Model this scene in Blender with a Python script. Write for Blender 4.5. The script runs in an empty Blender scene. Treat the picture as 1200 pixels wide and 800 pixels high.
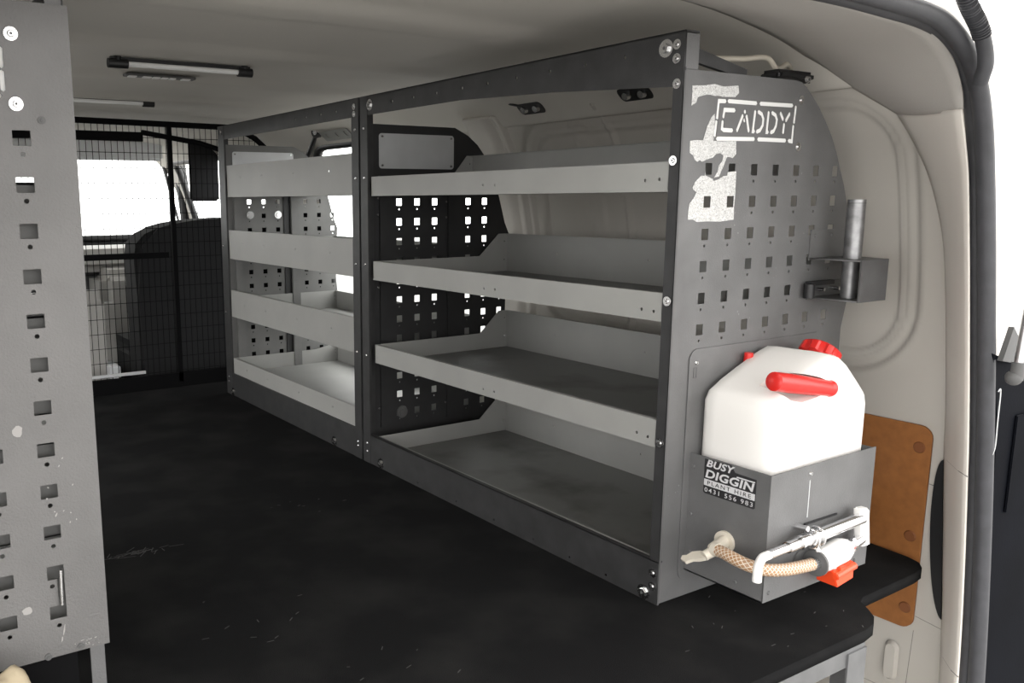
import bpy, bmesh, math, random
from mathutils import Vector, Matrix
from mathutils.geometry import interpolate_bezier

random.seed(4)
PI = math.pi
S = bpy.context.scene
COL = S.collection

# ------------------------------------------------------------------ camera
YAW, PITCH, ROLL, FPX = 0.547, -0.1752, -0.007, 1010.7
fw = Vector((math.sin(YAW)*math.cos(PITCH), math.cos(YAW)*math.cos(PITCH), math.sin(PITCH)))
rt = Vector((math.cos(YAW), -math.sin(YAW), 0)); up = rt.cross(fw)
r2 = rt*math.cos(ROLL)+up*math.sin(ROLL); u2 = -rt*math.sin(ROLL)+up*math.cos(ROLL)
cd = bpy.data.cameras.new('camera'); cam = bpy.data.objects.new('camera', cd); COL.objects.link(cam)
M = Matrix.Identity(4)
for i in range(3):
    M[i][0], M[i][1], M[i][2] = r2[i], u2[i], -fw[i]
M[0][3], M[1][3], M[2][3] = -1.0666, -0.8956, 0.6561
cam.matrix_world = M
cd.sensor_width = 36; cd.lens = FPX/1200*36
cd.shift_x = 151.1/1200; cd.shift_y = 12.86/1200
cd.clip_start = 0.01
S.camera = cam

# ------------------------------------------------------------------ world, exposure
w = bpy.data.worlds.new('overcast'); S.world = w; w.use_nodes = True
bg = w.node_tree.nodes['Background']
bg.inputs[0].default_value = (1.0, 0.985, 0.965, 1)
bg.inputs[1].default_value = 4.6
S.view_settings.view_transform = 'Standard'; S.view_settings.look = 'None'
S.view_settings.gamma = 1; S.view_settings.exposure = 0.0
S.view_settings.use_curve_mapping = False

# ------------------------------------------------------------------ materials
def mat(name, col, rough=.5, metal=0., var=.0, vscale=20., bump=0., bscale=300., spec=.5, col2=None, detail=4, thr=None):
    m = bpy.data.materials.new(name); m.use_nodes = True
    nt = m.node_tree; b = nt.nodes['Principled BSDF']
    b.inputs['Base Color'].default_value = (*col, 1); b.inputs['Roughness'].default_value = rough
    b.inputs['Metallic'].default_value = metal; b.inputs['Specular IOR Level'].default_value = spec
    tc = nt.nodes.new('ShaderNodeTexCoord')
    if var or col2:
        n = nt.nodes.new('ShaderNodeTexNoise'); n.inputs['Scale'].default_value = vscale; n.inputs['Detail'].default_value = detail
        nt.links.new(tc.outputs['Object'], n.inputs['Vector'])
        r = nt.nodes.new('ShaderNodeValToRGB')
        lo, hi = thr or (.3, .7)
        r.color_ramp.elements[0].position = lo; r.color_ramp.elements[1].position = hi
        c2 = col2 or tuple(min(1, c*(1+var)) for c in col)
        c1 = col if col2 else tuple(c*(1-var) for c in col)
        r.color_ramp.elements[0].color = (*c1, 1); r.color_ramp.elements[1].color = (*c2, 1)
        nt.links.new(n.outputs['Fac'], r.inputs[0]); nt.links.new(r.outputs[0], b.inputs['Base Color'])
    if bump:
        n = nt.nodes.new('ShaderNodeTexNoise'); n.inputs['Scale'].default_value = bscale; n.inputs['Detail'].default_value = 3
        nt.links.new(tc.outputs['Object'], n.inputs['Vector'])
        bp = nt.nodes.new('ShaderNodeBump'); bp.inputs['Strength'].default_value = bump; bp.inputs['Distance'].default_value = .002
        nt.links.new(n.outputs['Fac'], bp.inputs['Height']); nt.links.new(bp.outputs[0], b.inputs['Normal'])
    return m

FRAME = mat('charcoal_paint', (.040, .040, .041), .48, .2, var=.2, vscale=25, bump=.15, bscale=500)
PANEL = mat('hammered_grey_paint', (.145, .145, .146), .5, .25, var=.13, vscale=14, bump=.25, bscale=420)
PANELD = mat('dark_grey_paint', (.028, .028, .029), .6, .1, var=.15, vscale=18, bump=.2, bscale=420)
TRAY = mat('silver_grey_paint', (.35, .35, .335), .5, .1, var=.05, vscale=9, bump=.08, bscale=500)
TRAYF = mat('worn_tray_floor', (.20, .20, .193), .45, .1, col2=(.075, .073, .068), vscale=7, thr=(.48, .78), bump=.1, bscale=300)
CREAM = mat('cream_paint', (.52, .495, .455), .45, var=.03, vscale=6)
CREAML = mat('cream_door_frame', (.74, .70, .645), .45, var=.02, vscale=6)
LINER = mat('greige_roof', (.60, .575, .53), .7, var=.05, vscale=3, bump=.1, bscale=200)
HEADER = mat('greige_trim', (.43, .41, .385), .6, var=.03, vscale=5, bump=.15, bscale=350)
CARPET = mat('black_carpet', (.013, .013, .0135), 1., col2=(.028, .0275, .027), vscale=6, thr=(.45, .8), bump=1., bscale=900, spec=.05)
RUBBER = mat('seal_rubber', (.046, .047, .053), .55, var=.15, vscale=40, bump=.15, bscale=700)
BLACK = mat('black_plastic', (.012, .012, .013), .45)
MATTE = mat('matte_black', (.005, .005, .0055), .85, spec=.08)
NAVY = mat('dark_door_trim', (.0028, .0034, .0055), .7, spec=.04, var=.2, vscale=10, bump=.1, bscale=300)
STEEL = mat('zinc_steel', (.72, .72, .72), .25, 1.)
BOLTD = mat('dull_bolt', (.45, .45, .45), .35, 1.)
ALU = mat('aluminium_plate', (.62, .63, .64), .5, .35, bump=.1, bscale=900, var=.04)
PLATEW = mat('white_backing', (.82, .82, .81), .5)
CHROME = mat('chrome', (.85, .85, .86), .08, 1.)
GROOVE = mat('panel_gap', (.22, .21, .19), .8)
WHITE = mat('white_hdpe', (.88, .86, .83), .4)
WHITEP = mat('white_plastic', (.85, .84, .82), .35)
RED = mat('red_plastic', (.62, .018, .014), .35)
ORANGE = mat('orange_red_plastic', (.85, .075, .02), .35)
BOARD = mat('hardboard', (.30, .115, .030), .6, var=.12, vscale=60, bump=.1, bscale=200)
BOARDP = mat('brown_plug', (.20, .07, .022), .6)
OFFW = mat('aged_white_tap', (.66, .61, .52), .4)
MIDG = mat('grey_plastic', (.10, .10, .10), .6)
SEATM = mat('dark_seat_fabric', (.010, .010, .011), .95, bump=.3, bscale=400)
DASH = mat('grey_dash', (.40, .39, .37), .7)
VISOR = mat('pale_grey_visor', (.72, .73, .75), .8)
CLOTH = mat('cream_cloth', (.42, .35, .24), .7, bump=.3, bscale=80)
SCUFF = mat('white_scuff', (.34, .33, .32), .8)
SCUFFD = mat('faint_scuff', (.10, .10, .10), .9)
INK = mat('sticker_black', (.02, .02, .022), .5)
PRINT = mat('sticker_white', (.62, .62, .63), .5)
LEDM = mat('led_diffuser', (.93, .93, .92), .4)
CONC = mat('concrete', (.27, .265, .255), .9, var=.05, vscale=2)

def nodemat(name):
    m = bpy.data.materials.new(name); m.use_nodes = True
    return m, m.node_tree, m.node_tree.nodes['Principled BSDF']
# torn label
TORN, nt, b = nodemat('torn_label_paper')
tc = nt.nodes.new('ShaderNodeTexCoord'); v = nt.nodes.new('ShaderNodeTexVoronoi'); v.feature = 'DISTANCE_TO_EDGE'; v.inputs['Scale'].default_value = 95
nz = nt.nodes.new('ShaderNodeTexNoise'); nz.inputs['Scale'].default_value = 90; nz.inputs['Detail'].default_value = 5
mx = nt.nodes.new('ShaderNodeMixRGB'); mx.inputs[0].default_value = .12
nt.links.new(tc.outputs['Object'], nz.inputs['Vector']); nt.links.new(tc.outputs['Object'], mx.inputs[1]); nt.links.new(nz.outputs['Color'], mx.inputs[2])
nt.links.new(mx.outputs[0], v.inputs['Vector'])
r = nt.nodes.new('ShaderNodeValToRGB'); r.color_ramp.elements[0].position = .0; r.color_ramp.elements[1].position = .10
r.color_ramp.elements[0].color = (.12, .12, .12, 1); r.color_ramp.elements[1].color = (.72, .72, .71, 1)
nt.links.new(v.outputs['Distance'], r.inputs[0]); nt.links.new(r.outputs[0], b.inputs['Base Color']); b.inputs['Roughness'].default_value = .7
# braided hose (uv)
BRAID, nt, b = nodemat('braided_hose')
uv = nt.nodes.new('ShaderNodeUVMap'); sp = nt.nodes.new('ShaderNodeSeparateXYZ'); nt.links.new(uv.outputs[0], sp.inputs[0])
def mth(op, a, c=None):
    n = nt.nodes.new('ShaderNodeMath'); n.operation = op
    for i, q in enumerate((a, c)):
        if q is None: continue
        if isinstance(q, (int, float)): n.inputs[i].default_value = q
        else: nt.links.new(q, n.inputs[i])
    return n.outputs[0]
uu = mth('MULTIPLY', sp.outputs[0], 8*2*PI); vv = mth('MULTIPLY', sp.outputs[1], 900)
s1 = mth('ABSOLUTE', mth('SINE', mth('MULTIPLY', mth('ADD', uu, vv), .5))); s2 = mth('ABSOLUTE', mth('SINE', mth('MULTIPLY', mth('SUBTRACT', uu, vv), .5)))
mn = mth('MINIMUM', s1, s2)
r = nt.nodes.new('ShaderNodeValToRGB'); r.color_ramp.elements[0].position = .12; r.color_ramp.elements[1].position = .4
r.color_ramp.elements[0].color = (.74, .68, .58, 1); r.color_ramp.elements[1].color = (.36, .20, .10, 1)
nt.links.new(mn, r.inputs[0]); nt.links.new(r.outputs[0], b.inputs['Base Color']); b.inputs['Roughness'].default_value = .3
# glass: clear sheet, mostly see-through with a real reflection
GLASS = bpy.data.materials.new('window_glass'); GLASS.use_nodes = True; nt = GLASS.node_tree
for n in list(nt.nodes):
    if n.type != 'OUTPUT_MATERIAL': nt.nodes.remove(n)
out = [n for n in nt.nodes if n.type == 'OUTPUT_MATERIAL'][0]
tr = nt.nodes.new('ShaderNodeBsdfTransparent'); tr.inputs[0].default_value = (.93, .95, .95, 1)
gl = nt.nodes.new('ShaderNodeBsdfGlossy'); gl.inputs['Roughness'].default_value = .02
lw = nt.nodes.new('ShaderNodeLayerWeight'); fr = nt.nodes.new('ShaderNodeMath'); fr.operation = 'POWER'; fr.inputs[1].default_value = 5; nt.links.new(lw.outputs['Facing'], fr.inputs[0])
ms = nt.nodes.new('ShaderNodeMixShader'); nt.links.new(fr.outputs[0], ms.inputs[0]); nt.links.new(tr.outputs[0], ms.inputs[1]); nt.links.new(gl.outputs[0], ms.inputs[2]); nt.links.new(ms.outputs[0], out.inputs[0])

# ------------------------------------------------------------------ helpers
def wloc(o):
    v = Vector(o.location)
    while o.parent: o = o.parent; v = v + Vector(o.location)
    return v
def link(name, me, m=None, parent=None, smooth=None):
    """mesh given in world coordinates becomes one object, optionally a child"""
    o = bpy.data.objects.new(name, me); COL.objects.link(o)
    if m and not me.materials: me.materials.append(m)
    if parent is not None:
        o.parent = parent; o.location = -wloc(parent)
    if smooth is not None:
        for p in me.polygons: p.use_smooth = True
        try: me.set_sharp_from_angle(angle=math.radians(smooth))
        except Exception: pass
    return o
def thing(name, label, cat, loc=(0, 0, 0), group=None):
    o = bpy.data.objects.new(name, None); COL.objects.link(o); o.location = loc; o.empty_display_size = .05
    o['label'] = label; o['category'] = cat
    if group: o['group'] = group
    return o
def tag(o, label, cat, group=None):
    o['label'] = label; o['category'] = cat
    if group: o['group'] = group
    return o
def struct(o, label=None):
    o['kind'] = 'structure'
    if label: o['label'] = label
    return o
def bm2me(bm, name='m'):
    bmesh.ops.recalc_face_normals(bm, faces=bm.faces)
    me = bpy.data.meshes.new(name); bm.to_mesh(me); bm.free(); return me
def addbox(bm, a, b):
    vs = [bm.verts.new((x, y, z)) for x in (a[0], b[0]) for y in (a[1], b[1]) for z in (a[2], b[2])]
    for f in ((0, 1, 3, 2), (4, 6, 7, 5), (0, 4, 5, 1), (2, 3, 7, 6), (0, 2, 6, 4), (1, 5, 7, 3)):
        bm.faces.new([vs[i] for i in f])
    return vs
def box(name, a, b, m, parent=None, bev=0.):
    bm = bmesh.new(); addbox(bm, a, b)
    if bev: bmesh.ops.bevel(bm, geom=bm.edges[:], offset=bev, segments=3, affect='EDGES')
    return link(name, bm2me(bm), m, parent, 40 if bev else None)
def addhex(bm, p8):
    vs = [bm.verts.new(p) for p in p8]
    for f in ((0, 1, 2, 3), (7, 6, 5, 4), (0, 4, 5, 1), (1, 5, 6, 2), (2, 6, 7, 3), (3, 7, 4, 0)): bm.faces.new([vs[i] for i in f])
def addcyl(bm, p, q, r, n=16, r1=None, cap=True):
    p, q = Vector(p), Vector(q); d = (q-p).normalized(); a = d.orthogonal().normalized(); c = d.cross(a)
    r1 = r if r1 is None else r1
    A = [bm.verts.new(p+(a*math.cos(t)+c*math.sin(t))*r) for t in [2*PI*i/n for i in range(n)]]
    B = [bm.verts.new(q+(a*math.cos(t)+c*math.sin(t))*r1) for t in [2*PI*i/n for i in range(n)]]
    for i in range(n): bm.faces.new((A[i], A[(i+1) % n], B[(i+1) % n], B[i]))
    if cap: bm.faces.new(A[::-1]); bm.faces.new(B)
def cyl(name, p, q, r, m, parent=None, n=20, r1=None):
    bm = bmesh.new(); addcyl(bm, p, q, r, n, r1); return link(name, bm2me(bm), m, parent, 40)
def catmull(P, k=8):
    P = [Vector(p) for p in P]; Q = [P[0]*2-P[1]]+P+[P[-1]*2-P[-2]]; out = []
    for i in range(1, len(Q)-2):
        for s in range(k):
            t = s/k; a, b_, c, d = Q[i-1], Q[i], Q[i+1], Q[i+2]
            out.append(.5*((2*b_)+(c-a)*t+(2*a-5*b_+4*c-d)*t*t+(3*b_-a-3*c+d)*t**3))
    out.append(P[-1]); return out
def sweep(name, path, rad, m, parent=None, n=14, cap=True, flat=1.):
    """tube along a path; rad is a number or a function of distance; uv = (around, along)"""
    bm = bmesh.new(); uvl = bm.loops.layers.uv.new('UVMap'); rings = []; d = 0; ds = []
    prev = None; ref = None
    for i, p in enumerate(path):
        t = (path[min(i+1, len(path)-1)]-path[max(i-1, 0)]).normalized()
        if ref is None: ref = t.orthogonal().normalized()
        ref = (ref-t*ref.dot(t)).normalized(); c = t.cross(ref)
        if i: d += (p-path[i-1]).length
        ds.append(d); r = rad(d) if callable(rad) else rad
        rings.append([bm.verts.new(p+(ref*math.cos(2*PI*j/n)+c*math.sin(2*PI*j/n)*flat)*r) for j in range(n)])
    for i in range(len(rings)-1):
        for j in range(n):
            f = bm.faces.new((rings[i][j], rings[i][(j+1) % n], rings[i+1][(j+1) % n], rings[i+1][j]))
            for l, (uu_, vv_) in zip(f.loops, ((j/n, ds[i]), ((j+1)/n, ds[i]), ((j+1)/n, ds[i+1]), (j/n, ds[i+1]))): l[uvl].uv = (uu_, vv_)
    if cap: bm.faces.new(rings[0][::-1]); bm.faces.new(rings[-1])
    return link(name, bm2me(bm), m, parent, 50)
def rrect(u0, v0, u1, v1, r, n=5):
    out = []
    for cx, cy, a0 in ((u1-r, v1-r, 0), (u0+r, v1-r, 90), (u0+r, v0+r, 180), (u1-r, v0+r, 270)):
        for i in range(n+1):
            a = math.radians(a0+90*i/n); out.append((cx+r*math.cos(a), cy+r*math.sin(a)))
    return out
def circ(u, v_, r, n=10): return [(u+r*math.cos(2*PI*i/n), v_+r*math.sin(2*PI*i/n)) for i in range(n)]
def stroke(P, wd):
    """outline of a polyline drawn with a round-ended pen"""
    P = [Vector(p) for p in P]; h = wd/2; L = []; R = []
    for i, p in enumerate(P):
        a = (p-P[i-1]).normalized() if i else None; c = (P[i+1]-p).normalized() if i < len(P)-1 else None
        t = ((a or c)+(c or a)).normalized(); nn = Vector((-t.y, t.x)); k = 1/max(.5, nn.dot(Vector((-(c or a).y, (c or a).x))))
        L.append(p+nn*h*k); R.append(p-nn*h*k)
    t0 = (P[1]-P[0]).normalized(); t1 = (P[-1]-P[-2]).normalized()
    return [tuple(q) for q in L]+[tuple(P[-1]+t1*h*.8)]+[tuple(q) for q in R[::-1]]+[tuple(P[0]-t0*h*.8)]
def plate_mesh(outs, holes, t, plane, off):
    """flat sheet with real holes: plane 'x' -> (off+w, u, v), 'y' -> (u, off+w, v), 'z' -> (u, v, off+w), w in 0..t"""
    cu = bpy.data.curves.new('c', 'CURVE'); cu.dimensions = '2D'; cu.fill_mode = 'BOTH'; cu.extrude = t/2
    for pts in outs+holes:
        s = cu.splines.new('POLY'); s.points.add(len(pts)-1)
        for q, p in zip(s.points, pts): q.co = (p[0]*10, p[1]*10, 0, 1)
        s.use_cyclic_u = True
    cu.extrude = t/2
    o = bpy.data.objects.new('c', cu); COL.objects.link(o); bpy.context.view_layer.update()
    me = bpy.data.meshes.new_from_object(o.evaluated_get(bpy.context.evaluated_depsgraph_get()))
    bpy.data.objects.remove(o); bpy.data.curves.remove(cu)
    for v_ in me.vertices:
        a, c, w_ = v_.co; a /= 10; c /= 10; w_ += t/2
        v_.co = (off+w_, a, c) if plane == 'x' else (a, off+w_, c) if plane == 'y' else (a, c, off+w_)
    bm = bmesh.new(); bm.from_mesh(me); bmesh.ops.remove_doubles(bm, verts=bm.verts, dist=1e-5)
    bmesh.ops.recalc_face_normals(bm, faces=bm.faces); bm.to_mesh(me); bm.free(); me.materials.clear()
    return me
def plate(name, outs, holes, t, plane, off, m, parent=None):
    if not isinstance(outs[0][0], (tuple, list)): outs = [outs]
    return link(name, plate_mesh(outs, holes, t, plane, off), m, parent)
def text_mesh(body, size, tf, shear=0., fat=0., space=1., ext=.0002):
    cu = bpy.data.curves.new('t', 'FONT'); cu.body = body; cu.size = size; cu.shear = shear; cu.offset = fat; cu.space_character = space; cu.extrude = ext
    cu.resolution_u = 3
    o = bpy.data.objects.new('t', cu); COL.objects.link(o); bpy.context.view_layer.update()
    me = bpy.data.meshes.new_from_object(o.evaluated_get(bpy.context.evaluated_depsgraph_get()))
    bpy.data.objects.remove(o); bpy.data.curves.remove(cu)
    xs = [v_.co.x for v_ in me.vertices]; x0, x1 = min(xs), max(xs); ys = [v_.co.y for v_ in me.vertices]; y0, y1 = min(ys), max(ys)
    for v_ in me.vertices: v_.co = tf((v_.co.x-x0)/(x1-x0), (v_.co.y-y0)/(y1-y0), v_.co.z)
    return me

# shared bolt meshes, head pointing to -x
def bolt_mesh(r, washer=True, hexh=True):
    bm = bmesh.new()
    if washer: addcyl(bm, (0, 0, 0), (-.0012, 0, 0), r*1.75, 20)
    addcyl(bm, (-.0005, 0, 0), (-r*.75, 0, 0), r, 6 if hexh else 16, r*.92 if hexh else r*.7)
    nf = len(bm.faces); addcyl(bm, (-r*.70, 0, 0), (-r*.75-.0002, 0, 0), r*.36, 6)
    me = bm2me(bm); me.materials.append(STEEL); me.materials.append(MIDG)
    for p in me.polygons[nf:]: p.material_index = 1
    return me
BOLT_BIG = bolt_mesh(.0075); BOLT = bolt_mesh(.0042, True, False); BOLT_S = bolt_mesh(.0034, False, False)
BOLT_FLAT = bolt_mesh(.0065, False, False)
def bolt(me, p, parent, axis='x', name='bolt', m=None):
    o = bpy.data.objects.new(name, me); COL.objects.link(o); o.parent = parent; o.location = Vector(p)-wloc(parent)
    if axis == 'y': o.rotation_euler = (0, 0, PI/2)
    if axis == 'z': o.rotation_euler = (0, PI/2, 0)
    if axis == '+y': o.rotation_euler = (0, 0, -PI/2)
    return o

# ------------------------------------------------------------------ van shell
CX = -.42                                     # centre line of the van
PROF = [(.565, -.36), (.565, 0), (.565, .22), (.56, .36), (.552, .50), (.535, .60), (.510, .70), (.472, .79), (.435, .85), (.38, .90), (.31, .933), (.2, .950), (0, .960), (-.2, .964), (CX, .965)]
def lerp_tab(T, t, ki, vi):
    for a, c in zip(T, T[1:]):
        if (a[ki]-t)*(c[ki]-t) <= 0 and a[ki] != c[ki]: return a[vi]+(c[vi]-a[vi])*(t-a[ki])/(c[ki]-a[ki])
    return T[-1][vi]
WT = [(p.x, p.z) for p in catmull([(a, 0, c) for a, c in PROF[:10]], 10)]
def W(z): return lerp_tab(WT, z, 1, 0)
def sd_rr(y, z, y0, z0, y1, z1, r):
    cy, cz, hy, hz = (y0+y1)/2, (z0+z1)/2, (y1-y0)/2, (z1-z0)/2
    qy, qz = abs(y-cy)-hy+r, abs(z-cz)-hz+r
    return math.hypot(max(qy, 0), max(qz, 0))+min(max(qy, qz), 0)-r
def sst(a, b_, t): t = min(1, max(0, (t-a)/(b_-a))); return t*t*(3-2*t)
YEND = 3.9
WIN = (1.04, .08, 2.17, .852, .20)
DOOR = (.95, -.30, 2.0, .86, .05)  # unseen open side door, added to let light in from the left
CABW = (2.62, .50, 3.72, .86, .06)
def dx(y, z):
    d = 0
    s = sd_rr(y, z, -.082, .325, .93, .855, .13); d += .010*sst(.004, -.006, s)      # outer step of the blanked window
    s = sd_rr(y, z, -.052, .352, .90, .825, .10); d += .004*sst(.003, 0, s)-.003*sst(-.002, -.006, s)+.008*sst(-.006, -.014, s)
    if -.06 < y < .9: d -= .010*sst(.012, .0, abs(y-.60))+.004*sst(.03, .015, abs(y-.70))
    d -= .028*sst(.085, .03, abs(y-1.03))*sst(-.1, .1, z)                              # pillar
    d -= .012*sst(.012, .004, abs(y-.955))*sst(-.1, .1, z)
    return d
def wall(name, side, y0, y1, fine, m):
    ys = []; y = y0
    while y < y1: ys.append(y); y += .006 if (fine and y < 1.15) else .02
    ys.append(y1); zs = [-.36+i*.005*(1 if fine else 4) for i in range(int((.87+.36)/(.005*(1 if fine else 4)))+1)]
    vs = []; fs = []
    for z in zs:
        wz = W(z)
        for y in ys:
            x = wz+(dx(y, z) if fine else 0)
            vs.append((x if side > 0 else 2*CX-x, y, z))
    n = len(ys)
    def gone(y, z):
        for R in ((WIN, CABW) if side > 0 else (DOOR, CABW)):
            if sd_rr(y, z, R[0], R[1], R[2], R[3], R[4]) < -.004: return True
        return False
    for i in range(len(zs)-1):
        for j in range(n-1):
            if gone((ys[j]+ys[j+1])/2, (zs[i]+zs[i+1])/2): continue
            a = i*n+j; fs.append((a, a+1, a+1+n, a+n))
    me = bpy.data.meshes.new(name); me.from_pydata(vs, [], fs); 
    o = link(name, me, m)
    for p in me.polygons: p.use_smooth = True
    so = o.modifiers.new('thick', 'SOLIDIFY'); so.thickness = .004; so.offset = 0
    return struct(o)
wall('wall_right', 1, -.19, YEND, True, CREAM)
wall('wall_left', -1, -.19, YEND, False, CREAM)
# ceiling with shallow cross ribs
CP = catmull([(.437, 0, .850)]+[(a, 0, c) for a, c in PROF[8:]], 6); CPm = [Vector((2*CX-p.x, 0, p.z)) for p in CP[:-1]][::-1]
cp = CP+CPm; vs = []; fs = []; ys = [-.02+i*.02 for i in range(int((YEND+.02)/.02)+2)]
def rib(y, x):
    k = sst(.75, .45, abs(x-CX)); r_ = 0
    for c, wd, h in ((.42, .10, .010), (.86, .07, .009), (1.28, .08, .010), (1.72, .07, .010), (2.1, .06, .008)):
        r_ += h*sst(wd, wd*.25, abs(y-c))
    return -r_*k
for y in ys:
    for p in cp: vs.append((p.x, y, p.z+rib(y, p.x)))
n = len(cp)
for i in range(len(ys)-1):
    for j in range(n-1): a = i*n+j; fs.append((a, a+1, a+1+n, a+n))
me = bpy.data.meshes.new('ceiling'); me.from_pydata(vs, [], fs); o = link('ceiling', me, LINER)
for p in me.polygons: p.use_smooth = True
so = o.modifiers.new('thick', 'SOLIDIFY'); so.thickness = .006; so.offset = 1
struct(o, 'greige ribbed van roof lining')
# van floor under the load deck, cab floor
struct(box('floor', (-1.40, -.24, -.35), (.56, 2.1, -.32), CREAM), 'cream painted steel van floor below the raised deck')
struct(box('floor', (-1.40, 2.1, -.35), (.56, YEND+.3, -.30), BLACK))
g = struct(box('floor', (-30, -30, -.95), (30, 30, -.90), CONC), 'pale ground outside the van')

# rear header trim and pillar trim (loft from lining edge to the door seal)
SI = [(-0.149, -0.215, 0.899), (0.011, -0.215, 0.899), (0.107, -0.215, 0.894), (0.213, -0.215, 0.888), (0.259, -0.215, 0.88), (0.316, -0.215, 0.853), (0.348, -0.215, 0.816), (0.378, -0.215, 0.756), (0.397, -0.215, 0.693), (0.418, -0.22, 0.563), (0.454, -0.229, 0.314), (0.477, -0.237, 0.078), (0.489, -0.244, -0.156), (0.498, -0.245, -0.32)]
SA = [(-0.146, -0.215, 0.905), (0.015, -0.215, 0.905), (0.112, -0.215, 0.901), (0.221, -0.215, 0.895), (0.271, -0.215, 0.886), (0.331, -0.215, 0.856), (0.366, -0.215, 0.818), (0.396, -0.215, 0.758), (0.415, -0.215, 0.694), (0.437, -0.22, 0.562), (0.474, -0.229, 0.312), (0.498, -0.237, 0.073), (0.513, -0.244, -0.163), (0.522, -0.245, -0.33)]
SB = [(-0.167, -0.235, 0.908), (-0.01, -0.235, 0.908), (0.086, -0.235, 0.905), (0.198, -0.235, 0.899), (0.252, -0.235, 0.888), (0.316, -0.235, 0.855), (0.353, -0.235, 0.816), (0.382, -0.235, 0.757), (0.402, -0.235, 0.693), (0.425, -0.24, 0.564), (0.46, -0.249, 0.317), (0.485, -0.257, 0.083), (0.503, -0.264, -0.15), (0.513, -0.265, -0.32)]
def smooth_path(L):
    for _ in range(2): L = [L[0]]+[tuple(.25*a+.5*b_+.25*c for a, b_, c in zip(L[i-1], L[i], L[i+1])) for i in range(1, len(L)-1)]+[L[-1]]
    return L
def densify(L): return [tuple(p) for p in catmull(L, 3)]
SI, SA, SB = [smooth_path(densify(L))[::3] for L in (SI, SA, SB)]
def mirror(L): return [(2*CX-p[0], p[1], p[2]) for p in L]
TL = [(W(.794)-.001, -.060, .794), (W(.744)-.001, -.081, .744), (W(.684)-.001, -.101, .684), (W(.597)-.001, -.119, .597), (W(.494)-.001, -.127, .494), (W(.297)-.001, -.142, .297), (.564, -.149, .181), (.564, -.163, .02), (.564, -.176, -.129), (.564, -.188, -.33)]
HB = [(-.149, .035, .955), (0, .040, .952), (.10, .048, .948), (.2, .06, .940), (.30, .062, .922), (.38, .055, .895), (.43, .02, .855), (W(.794)-.001, -.060, .794)]
def loft(rows, name, m, smooth=45, th=.003):
    n = len(rows[0]); vs = [tuple(p) for r_ in rows for p in r_]; fs = []
    for i in range(len(rows)-1):
        for j in range(n-1): a = i*n+j; fs.append((a, a+1, a+1+n, a+n))
    me = bpy.data.meshes.new(name); me.from_pydata(vs, [], fs)
    bm = bmesh.new(); bm.from_mesh(me); bmesh.ops.recalc_face_normals(bm, faces=bm.faces); bm.to_mesh(me); bm.free()
    o = link(name, me, m)
    for p in me.polygons: p.use_smooth = True
    s_ = o.modifiers.new('thick', 'SOLIDIFY'); s_.thickness = th; s_.offset = 0
    return o
for sgn in (1, -1):
    f = (lambda L: L) if sgn > 0 else mirror
    H0 = HB; H1 = [SI[i] for i in range(7)]+[(lerp_tab(SI, .794, 2, 0), -.215, .782)]
    if sgn < 0: H0 = HB[:-1]+[HB[-1]]
    A0 = catmull(f(H0), 6); A1 = catmull(f(H1), 6); rows = []
    for k in range(13):
        t = k/12; row = []
        for p, q in zip(A0, A1):
            c = p.lerp(q, t); cen = Vector((CX, -.1, .45)); bul = math.sin(PI*t)*.012
            if t > .82: bul += -.010*sst(.82, 1, t)*0
            row.append(c+(cen-c).normalized()*(bul-.006*sst(.06, 0, t)*0))
        rows.append(row)
    struct(loft(rows, 'trim_1', HEADER), 'greige moulded trim across the top of the rear opening')
    P0 = catmull(f(TL), 6); ZT = [p[2] for p in TL]; P1 = catmull(f([(lerp_tab(SI, z, 2, 0), lerp_tab(SI, z, 2, 1), z-.012*(z > .7)) for z in ZT[:-1]]+[SI[-1]]), 6); rows = []
    for k in range(9):
        t = k/8; rows.append([p.lerp(q, t)+Vector((-.010*sgn*sst(0, .25, t)*(1-sst(.75, 1, t)*.6), 0, 0)) for p, q in zip(P0, P1)])
    if sgn > 0: PR = rows
    struct(loft(rows, 'trim_2', CREAML), 'cream painted rear pillar beside the door seal')
def seal_path(L):
    full = L+mirror(L)[::-1] if False else None
    R = list(reversed(L)); return catmull([Vector(p) for p in R]+[Vector(p) for p in mirror(L)], 7)
seal = thing('door_seal', 'thick dark grey rubber seal round the rear door opening', 'seal', (.5, -.25, -.32))
sweep('seal_lip', seal_path(SA), .0105, RUBBER, seal, 12)
sweep('seal_bulb', seal_path(SB), .0125, RUBBER, seal, 12)
# outer body flange outside the seal
F0 = catmull(SB, 5)
rows = [[p+Vector((0, -.004, 0)) for p in F0], [p+Vector((.05, .01, .02)) for p in F0], [p+Vector((.16, .04, .05)) for p in F0]]
struct(loft(rows, 'trim_3', CREAML), 'cream painted body edge outside the rear door seal')
for zt in (.195, -.17):               # seam lines across the right pillar
    j = min(range(len(PR[0])), key=lambda q: abs(PR[0][q].z-zt))
    struct(sweep('trim_4', [r_[j]+Vector((-.0022, -.0012, 0)) for r_ in PR], .0011, GROOVE, None, 6))
# black slot cover on the pillar
sl = []
for i in range(28):
    a = PI*(.5+(i+.5)/28); z = .045+.148*math.sin(a)
    sl.append((z, a))
bm = bmesh.new(); ring = []
for z, a in sl:
    y = lerp_tab(TL, z, 2, 1); ring.append(bm.verts.new((W(z)-.009, y-.003+.022*max(0, -math.cos(a)), z)))
bm.faces.new(ring); e = bmesh.ops.extrude_face_region(bm, geom=bm.faces[:]); 
for v_ in e['geom']:
    if isinstance(v_, bmesh.types.BMVert): v_.co += Vector((.008, 0, 0))
tag(link('slot_cover', bm2me(bm), BLACK), 'narrow black rounded cover on the cream rear pillar', 'cover')

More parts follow.
